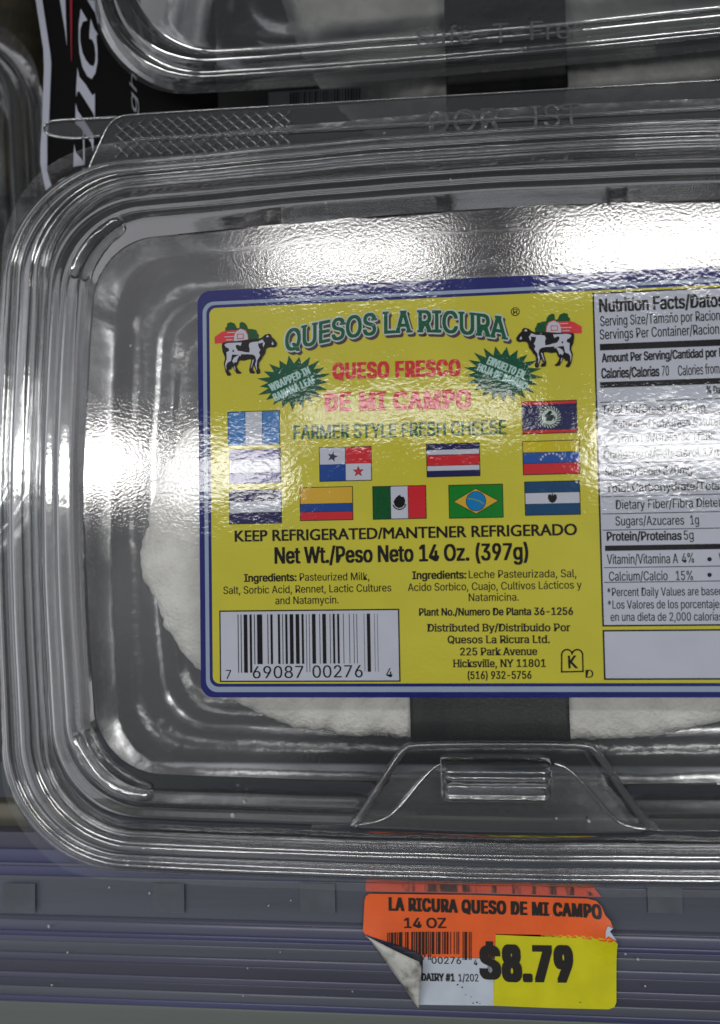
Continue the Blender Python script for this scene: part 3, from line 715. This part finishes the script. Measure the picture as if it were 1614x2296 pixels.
def leafband(xa, xb, ytop, ybot, z, label_, name='banana_leaf_band', drop=.036, rag=.0004):
    V = []; Fc = []; n_ = 30; path = []
    A, B = pt(1100, ytop, z), pt(1100, ybot, z)
    for i in range(13): path.append((A.y + (B.y - A.y) * i / 12, z + .0012))
    for i in range(1, 9): path.append((B.y - .0022 * math.sin(i / 8 * 1.57), z + .0012 - drop * (i / 8) ** 1.3))
    X0, X1 = pt(xa, ybot, z).x, pt(xb, ybot, z).x
    for j, (y, zz) in enumerate(path):
        for i in range(n_ + 1):
            u = i / n_; e = rag * noise.noise(Vector((j * .9, u * 3, 5))) if i in (0, n_) else 0
            V.append((X0 + (X1 - X0) * u + e, y, zz + .0004 * noise.noise(Vector((u * 14, j * .35, 3)))))
    for j in range(len(path) - 1):
        for i in range(n_): a = j * (n_ + 1) + i; Fc.append((a, a + n_ + 1, a + n_ + 2, a + 1))
    o = link(name, V, Fc, M_leaf, None, True); o.modifiers.new('thickness', 'SOLIDIFY').thickness = .0003
    return tag(o, label_, 'leaf', 'dark leaf bands round the cheeses')
leafband(921, 1277, 1000, 1668, -.012, 'dark leaf band wrapped over the cheese below the yellow sticker')

# ------------------------------------------------------------------ neighbours: rear and left containers
def clone(root_name, label_, off, parts, rot=0.0):
    r = empty(root_name, label_, 'food container', (box.location.x + off[0], box.location.y + off[1], box.location.z + off[2]), 'clear containers behind and beside')
    for p in parts:
        c = p.copy(); COL.objects.link(c); c.parent = r; c.matrix_parent_inverse = box.matrix_world.inverted()
    if rot: r.rotation_euler = (0, 0, rot)
    return r
zr = -.012
y_front = pt(1120, 1973, -.018).y; y_rear = pt(1120, 116, -.018 + zr).y
rear = clone('cheese_container', 'clear plastic container behind, cut off by the top of the picture', (.019, y_rear - y_front, zr), (lid, panel, tray), rot=.02)
em = MB(); text(em, 'Safe-T-Fres', 918, 100, 1296, 86, 44, M_em, -.028)
emo = em.build('embossed_lettering', rear)
x_l = pt(104, 100, -.078).x
leftc = clone('cheese_container', 'clear plastic container with dim contents at the left picture edge', (x_l - (XC + prof[-1][0]), .078, -.056), (lid, panel, tray))
# rear cheese
rc = ch.copy(); COL.objects.link(rc); rc.location = (.030, pt(1120, 205, -.050).y - pt(1120, 1674, -.012).y, -.040)
tag(rc, 'white cheese in the container at the top of the picture', 'cheese', 'fresh cheeses in clear containers')
leafband(1000, 1272, -500, 208, -.048, 'dark leaf band round the cheese at the top of the picture', drop=.02)
bl = MB(); mbl = solid('plain_label_paper', (205, 205, 208), .5); mbk = solid('black_print', (30, 30, 32), .5)
A = [pt(590, 196, -.050), pt(810, 186, -.050), pt(810, 226, -.058), pt(590, 236, -.058)]
bl.poly([tuple(A[3]), tuple(A[2]), tuple(A[1]), tuple(A[0])], mbl)
for i in range(26):
    u = .22 + i * .028; w = random.choice((.008, .014, .018))
    p = [A[0].lerp(A[1], u), A[0].lerp(A[1], u + w), A[3].lerp(A[2], u + w), A[3].lerp(A[2], u)]
    p = [q + Vector((0, 0, .0002)) for q in p]; p = [p[0].lerp(p[3], .1), p[1].lerp(p[2], .1), p[1].lerp(p[2], .8), p[0].lerp(p[3], .8)]
    bl.poly([tuple(q) for q in p[::-1]], mbk)
bl.build('barcode_label', rear)

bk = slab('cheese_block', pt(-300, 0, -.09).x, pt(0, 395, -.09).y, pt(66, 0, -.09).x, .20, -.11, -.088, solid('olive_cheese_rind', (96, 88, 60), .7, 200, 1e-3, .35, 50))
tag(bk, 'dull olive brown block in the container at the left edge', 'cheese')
bk.modifiers.new('bevel', 'BEVEL').width = .006; bk.modifiers['bevel'].segments = 4
# ------------------------------------------------------------------ black shelf sign
mb_black = solid('black_sign_card', (5, 5, 6), .6, spec=.12); mb_white = solid('white_sign_print', (192, 197, 212), .5); mb_red = solid('red_sign_print', (160, 20, 35), .5)
sz = -.042; sq = lambda x, y: (x * .2778, y * .2778)
sg = empty('shelf_sign', 'black sign with a white edge and large sideways letters behind the container', 'sign', tuple(pt(190, 200, sz)))
def sgn(name, polys, m, z=0.0, thick=None):
    b = MB()
    for P_ in polys: b.poly([tuple(pt(*sq(x, y), sz + z)) for x, y in P_], m)
    o = b.build(name, sg)
    if thick: md = o.modifiers.new('thickness', 'SOLIDIFY'); md.thickness = thick; md.offset = -1
    return o
sgn('card', [[(320, -700), (330, -10), (378, 400), (380, 560), (366, 1000), (350, 1200), (350, 1330), (385, 1560), (1780, 1560), (1700, -700)]], mb_black, 0, .001)
sgn('white_edge', [[(270, -160), (320, -160), (340, 0), (405, 430), (412, 520), (395, 960), (380, 1100), (380, 1380), (412, 1490), (430, 1560), (380, 1560), (360, 1500), (325, 1320), (325, 1200), (340, 1000), (355, 560), (350, 400), (288, 0)]], mb_white, .0004, .0008)
G = [(652,70),(706,165),(668,175),(647,240),(647,330),(664,420),(690,480),(725,525),(755,535),(768,500),(772,440),(762,360),(745,320),(722,310),(722,255),(732,150),(760,230),(790,275),(777,290),(787,400),(787,500),(770,590),(740,637),(705,615),(665,540),(642,430),(635,330),(635,200)]
I = [(625,545),(640,620),(690,680),(745,770),(765,755),(765,950),(750,910),(700,830),(640,735),(625,740),(615,780),(615,720)]
sgn('large_lettering', [G, I, [(610,830),(625,890),(665,950),(755,1090),(755,1160),(752,1225),(735,1150),(650,1030),(610,1000)], [(670,1060),(680,1060),(684,1330),(672,1330)], [(598,1160),(612,1230),(680,1310),(680,1330),(592,1345)],
                        [(705,0),(800,0),(825,90),(798,130),(792,200),(770,110)], [(560,-300),(800,-300),(800,-20),(700,-20),(640,-200)]], mb_white, .0004)
sgn('triangle', [[(475, -160), (515, -160), (527, 0), (540, 375), (525, 250), (483, 0)]], mb_white, .0004)
sgn('red_line', [[(560, -160), (583, -160), (583, 0), (579, 490), (574, 490)]], mb_red, .0004)
b = MB(); text(b, 'ghri', *sq(1105, 925), *sq(1100, 385), 17, solid('grey_sign_print', (150, 152, 158), .5), sz + .0004, 0, shear=.35)
sgn('faint_lettering', [[(855,200),(915,290),(905,410),(890,350)], [(880,150),(925,190),(950,180),(950,215),(900,215)], [(930, 60), (990, 100), (1075, 240), (1060, 270), (1000, 200)], [(1085, 120), (1125, 150), (1165, 300), (1130, 290)], [(1195, 160), (1225, 200), (1265, 350), (1230, 340)], [(1290, 170), (1330, 230), (1350, 330), (1320, 290)]], solid('dim_sign_print', (120, 122, 128), .5), .0004)
b.build('small_lettering', sg)

# ------------------------------------------------------------------ shelf front: metal bar, price rail, price tag
zr0 = -.028
yy = lambda y, z: pt(600, y, z).y
def bar_(name, ya, yb_, z, m, parent=None, round_=.5, x0=-.35, x1=.45, seg=10):
    Y0, Y1 = yy(yb_, z), yy(ya, z); V = []; Fc = []; r = (Y1 - Y0) / 2
    P_ = [(Y1 - (1 - math.cos(math.pi * i / seg)) * r, z + math.sin(math.pi * i / seg) * r * round_) for i in range(seg + 1)] + [(Y0, z - .004), (Y1, z - .004)]
    for x in (x0, x1): V += [(x, y, zz) for y, zz in P_]
    n_ = len(P_)
    for i in range(n_): Fc.append((i, (i + 1) % n_, n_ + (i + 1) % n_, n_ + i))
    Fc.append(tuple(range(n_))[::-1]); Fc.append(tuple(range(n_, 2 * n_)))
    o = link(name, V, Fc, m, parent); 
    for p in o.data.polygons: p.use_smooth = len(p.vertices) == 4 and p.index < seg
    return o
mb_ = bar_('shelf_bar', 1805, 1876, zr0 - .006, M_bar, None, .5)
tag(mb_, 'dull olive metal bar running along the shelf above the price rail', 'bar')
rail = empty('price_rail', 'long translucent grey and violet plastic price rail along the shelf front', 'shelf rail', (0, yy(2080, zr0), zr0 - .004))
st = (.04, 1, 1)
rm = {'grey': solid('grey_rail_plastic', (84, 88, 98), .33, 260, 1.5e-4, .12, 120, stretch=st), 'dark': solid('dark_rail_plastic', (68, 70, 84), .35, 260, 1.5e-4, .15, 120, stretch=st),
      'blue': solid('blue_rail_plastic', (66, 70, 100), .32, 260, 1.5e-4, .2, 120, stretch=st), 'violet': solid('violet_rail_plastic', (84, 86, 104), .30, 260, 1.5e-4, .15, 120, stretch=st),
      'green': solid('dusty_rail_plastic', (92, 98, 94), .45, 260, 1.5e-4, .1, 60, stretch=st), 'slot': solid('slot_backing', (83, 89, 96), .5, var=.12, vsc=150)}
spec = [(1874, 1912, 'dark', .15), (1912, 1944, 'blue', .3), (1944, 1951, 'violet', .5), (1951, 1974, 'blue', .25), (1974, 2064, 'grey', .02), (2064, 2074, 'dark', -.2), (2074, 2100, 'violet', .35), (2100, 2112, 'blue', .4),
        (2112, 2124, 'violet', .1), (2124, 2150, 'grey', .12), (2150, 2168, 'violet', .3), (2168, 2196, 'dark', .08), (2196, 2210, 'violet', .25), (2210, 2228, 'dark', .1), (2228, 2250, 'grey', .25), (2250, 2264, 'blue', .3), (2264, 2420, 'green', .03)]
for a, c, k, r_ in spec:
    nm = {'grey': 'face', 'dark': 'groove', 'blue': 'ridge', 'violet': 'ridge', 'green': 'lower_face'}[k]
    bar_(nm, a, c, zr0, rm[k], rail, r_)
for xa, xb in ((8, 80), (342, 414), (672, 752), (1450, 1530)):
    b = MB(); A, B = pt(xa, 1978, zr0 + .0004), pt(xb, 2046, zr0 + .0004); b.rect(A.x, A.y, B.x, B.y, zr0 + .0007, rm['slot']); b.build('slot', rail)

tgz = zr0 + .0012
cs = lambda x, y: (756.5 + .434 * x, 1933.4 + .434 * y)
def ink(name, rgb, **k): return solid(name, rgb, .55, 700, 4e-5, .06, 150, **k)
tO, tY, tW, tK, tB = ink('orange_tag_paper', (234, 98, 36)), ink('yellow_tag_paper', (206, 202, 8)), ink('white_tag_paper', (190, 200, 212)), ink('tag_print', (28, 26, 22)), ink('dirty_tag_back', (150, 148, 140), )
tB = solid('dirty_tag_back', (96, 94, 86), .7, 700, 1e-4, rgb2=(196, 196, 190), vsc=260, lo=.3, hi=.55)
ptag = empty('price_tag', 'orange, white and yellow price tag reading $8.79 with a curled corner', 'price tag', tuple(pt(1100, 2130, tgz)))
def curl(p):            # small lifts of the paper
    x, y = p.x, p.y; z = tgz + .0001
    c1 = pt(*cs(1420, 340), tgz); d = (Vector((x, y, 0)) - Vector((c1.x, c1.y, 0))).length
    z += .0022 * math.exp(-(d / .0045) ** 2)
    c2 = pt(*cs(170, 420), tgz); d = (Vector((x, y, 0)) - Vector((c2.x, c2.y, 0))).length
    return z + .0012 * math.exp(-(d / .006) ** 2)
def tpoly(polys, name, m, dzz=0.0):
    b = MB()
    def put(a, c, d, lev=0):
        L = max((a - c).length, (c - d).length, (d - a).length)
        if L < .0022 or lev > 9:
            b.raw([(p.x, p.y, curl(p) + dzz) for p in (a, c, d)], [(0, 1, 2)], m); return
        if (a - c).length == L: h = (a + c) / 2; put(a, h, d, lev + 1); put(h, c, d, lev + 1)
        elif (c - d).length == L: h = (c + d) / 2; put(a, c, h, lev + 1); put(a, h, d, lev + 1)
        else: h = (a + d) / 2; put(a, c, h, lev + 1); put(h, c, d, lev + 1)
    for P_ in polys:
        q = [pt(*cs(x, y), tgz) for x, y in P_]
        for t in tessellate_polygon([[Vector((p.x, p.y, 0)) for p in q]]):
            a, c, d = (q[k] for k in t)
            if (c - a).cross(d - a).z < 0: c, d = d, c
            put(a, c, d)
    return b.build(name, ptag)
o = tpoly([[(140, 195), (147, 172), (165, 160), (700, 166), (1290, 185), (1335, 196), (1362, 222), (1378, 262), (1402, 285), (1412, 316), (1386, 306), (1380, 330), (1388, 352), (1420, 378), (1436, 398), (817, 372), (808, 494), (728, 494), (440, 486), (432, 470), (300, 415), (142, 358), (133, 345)]], 'orange_area', tO)
o = tpoly([[(442, 486), (810, 494), (805, 738), (620, 736), (410, 733), (425, 640), (440, 560)]], 'white_area', tW)
o = tpoly([[(817, 368), (1395, 378), (1425, 388), (1440, 405), (1440, 720), (1430, 745), (1400, 757), (1100, 750), (805, 738)]], 'yellow_area', tY)
tpoly([[(1386, 306), (1412, 316), (1396, 330), (1432, 382), (1388, 356), (1376, 372), (1376, 335)]], 'torn_edge', tW, .0003)
# folded corner: a curled flap standing off the tag
V = []; Fc = []; n_ = 14
for i in range(n_ + 1):
    t = i / n_
    a = pt(*cs(145 + (410 - 145) * t, 360 + (735 - 360) * t), tgz)      # the crease
    k = Vector((*cs(430 + 14 * math.sin(t * 3.1), 470 + 255 * t ** 1.2), 0)); k0 = Vector((*cs(150, 362), 0))
    bx = cs(150 + (436 - 150) * min(1, t * 1.9) - 30 * max(0, t - .55), 362 + (478 - 362) * min(1, t * 1.9) ** 1.1 + (735 - 478) * max(0, (t - .526) / .474))
    e = pt(bx[0], bx[1], tgz)
    for j in range(7):
        s = j / 6; p = a.lerp(e, s); V.append((p.x, p.y, tgz + .0006 + .0034 * math.sin(math.pi * min(1, s * 1.15) * .62) * math.sin(math.pi * (.12 + .8 * t)) + .0001 * noise.noise(Vector((t * 6, s * 6, 1)))))
for i in range(n_):
    for j in range(6): q = i * 7 + j; Fc.append((q, q + 7, q + 8, q + 1))
fo = link('curled_corner', V, Fc, tB, ptag, True); fo.modifiers.new('thickness', 'SOLIDIFY').thickness = .00012; fo['label'] = 'dirty white paper back of the curled corner'
# mirror image of the tag above its top edge, painted as streaked orange strips
ms = solid('print_reflection_paint', (214, 84, 56), .35, 300, 1e-4, rgb2=(70, 44, 34), vsc=420, stretch=(1, .12, 1), lo=.47, hi=.55)
tpoly([[(145, 108), (700, 116), (1318, 122), (1340, 150), (1362, 178), (1290, 178), (700, 160), (165, 152), (145, 150)]], 'painted_tag_reflection', ink('tag_reflection_paint', (214, 84, 56)), -.0004)
tpoly([[(262, 112), (700, 117), (1240, 124), (1350, 174), (1290, 174), (700, 156), (262, 150)]], 'painted_print_reflection', ms, -.0003)
tz_ = lambda p: curl(p) + .0002
def tt(name, items):
    b = MB()
    for s_, xa, ya, xb, y_b, cap, bold in items: text(b, s_, *cs(xa, ya), *cs(xb, y_b), cap * .434, tK, tgz, bold, zf=tz_, box=bold > .045)
    return b.build(name, ptag)
tt('product_lettering', [('LA RICURA QUESO DE MI CAMPO', 270, 243, 1356, 280, 62, .055)])
tt('size_lettering', [('14 OZ', 347, 334, 560, 335, 48, .03)])
tt('price_lettering', [('8.79', 866, 605, 1205, 611, 166, .062), ('$', 748, 592, 832, 594, 150, .062)])
tt('code_lettering', [('7', 440, 498, 456, 498, 26, 0), ('00276', 487, 519, 638, 521, 33, 0), ('4', 705, 527, 722, 527, 28, 0), ('DAIRY #1', 436, 607, 604, 610, 36, .04), ('1/202', 626, 611, 728, 611, 36, 0)])
b = MB()
code = upc('769087002764'); xs = 258; xe = 692; i = 0
while i < 95:
    if code[i] == '1':
        j = i
        while j < 95 and code[j] == '1': j += 1
        xa, xb = xs + (xe - xs) * i / 95, xs + (xe - xs) * j / 95
        yl = 500 if (i < 8 or i > 84 or 45 < i < 50) else 470
        yl = min(yl, 362 + (xa - 150) * .4) if xa < 440 else yl
        ps = [pt(*cs(x, y), tgz) for x, y in ((xa, 355), (xb, 355), (xb, yl), (xa, yl))]
        b.poly([(p.x, p.y, tz_(p)) for p in ps[::-1]], tK); i = j
    else: i += 1
b.build('barcode', ptag)
for x, y, r in ((620, 627, 5), (644, 640, 5), (662, 680, 3), (690, 690, 3), (720, 718, 5), (700, 722, 4), (735, 725, 3), (1252, 718, 4), (470, 350, 3)):
    sp = MB(); p = pt(*cs(x, y), tgz); r *= .434e-4; sp.poly([(p.x + r * math.cos(t), p.y + r * .8 * math.sin(t), tz_(p) + .0001) for t in (0, 1, 2, 3, 4, 5.2)], tK); sp.build('speck', ptag)

# ------------------------------------------------------------------ crumbs and a hair
mcr = solid('dry_crumb', (170, 173, 178), .7)
def crumb(px, py, z, r, label_, grp):
    V = []; Fc = []; c = pt(px, py, z)
    for i, (h, k) in enumerate(((0, .7), (.5, 1), (1, .6))):
        for j in range(6):
            a = j * math.pi / 3 + i * .3; q = r * k * random.uniform(.6, 1.25); V.append((c.x + q * math.cos(a), c.y + q * 1.1 * math.sin(a), c.z + h * r * .7))
    for i in range(2):
        for j in range(6): a, b_ = i * 6 + j, i * 6 + (j + 1) % 6; Fc.append((a, b_, b_ + 6, a + 6))
    Fc.append((12, 13, 14, 15, 16, 17))
    tag(link('crumb', V, Fc, mcr), label_, 'crumb', grp)
for x, y, r, w in ((110, 2076, 5, 'largest one, on the left below the slots'), (245, 1989, 3.5, 'just under the rounded corner of the container'), (335, 2002, 3, 'touching the second slot'), (152, 2135, 3.5, 'a little below and right of the largest crumb'), (117, 2208, 3.5, 'lowest one at the far left'),
                   (602, 2030, 3.5, 'left of the third slot and low'), (652, 2018, 3, 'close beside the left side of the third slot'), (628, 2134, 2.5, 'on a ridge below the third slot'), (555, 2170, 2.5, 'on a ridge left of the curled corner'), (545, 2232, 2.5, 'on the lowest ridge halfway to the tag'),
                   (1402, 2138, 3, 'nearest to the right side of the yellow tag area'), (1430, 2150, 4, 'biggest one right of the price tag'), (1446, 2210, 3, 'lowest one right of the price tag'), (790, 2222, 3, 'below and left of the curled tag corner'), (1235, 2052, 2, 'at the lettering of the orange tag')):
    crumb(x, y, zr0 + .0016, r * .85e-4, 'tiny crumb on the price rail, ' + w, 'crumbs on the price rail')
for x, y, z, r, w in ((522, 1827, -.0065, 5.5, 'biggest, left of the latch'), (548, 1797, -.0058, 4, 'just above the biggest one on the front ledge'), (1320, 1840, -.008, 5, 'at the right foot of the latch recess'), (1247, 1834, -.008, 3, 'below the right end of the latch bar'), (1440, 1885, -.016, 3, 'on the front wall right of the latch'),
                      (142, 770, -.007, 3, 'upper left side, outer of two'), (293, 775, -.0055, 3.5, 'upper left, inner of two beside the panel'), (48, 910, -.017, 4, 'on the outer left flange'), (730, 455, -.0055, 3, 'top ledge above the sticker corner'), (1010, 403, -.006, 3, 'top ledge near the middle'), (1480, 425, -.0055, 4, 'top ledge near the right edge'), (862, 298, -.019, 3, 'on the grey hinge tab at the back')):
    crumb(x, y, z + .0006, r * .9e-4, 'tiny white crumb on the lid, ' + w, 'crumbs on the lid')
h = tube(smoothpath([pt(x, y, -.0155) for x, y in ((106, 451), (109, 462), (116, 472), (127, 480))]), .00012, solid('dark_hair', (18, 16, 15), .5), 'hair')
tag(h, 'short dark hair lying on the upper left rim of the container', 'hair')
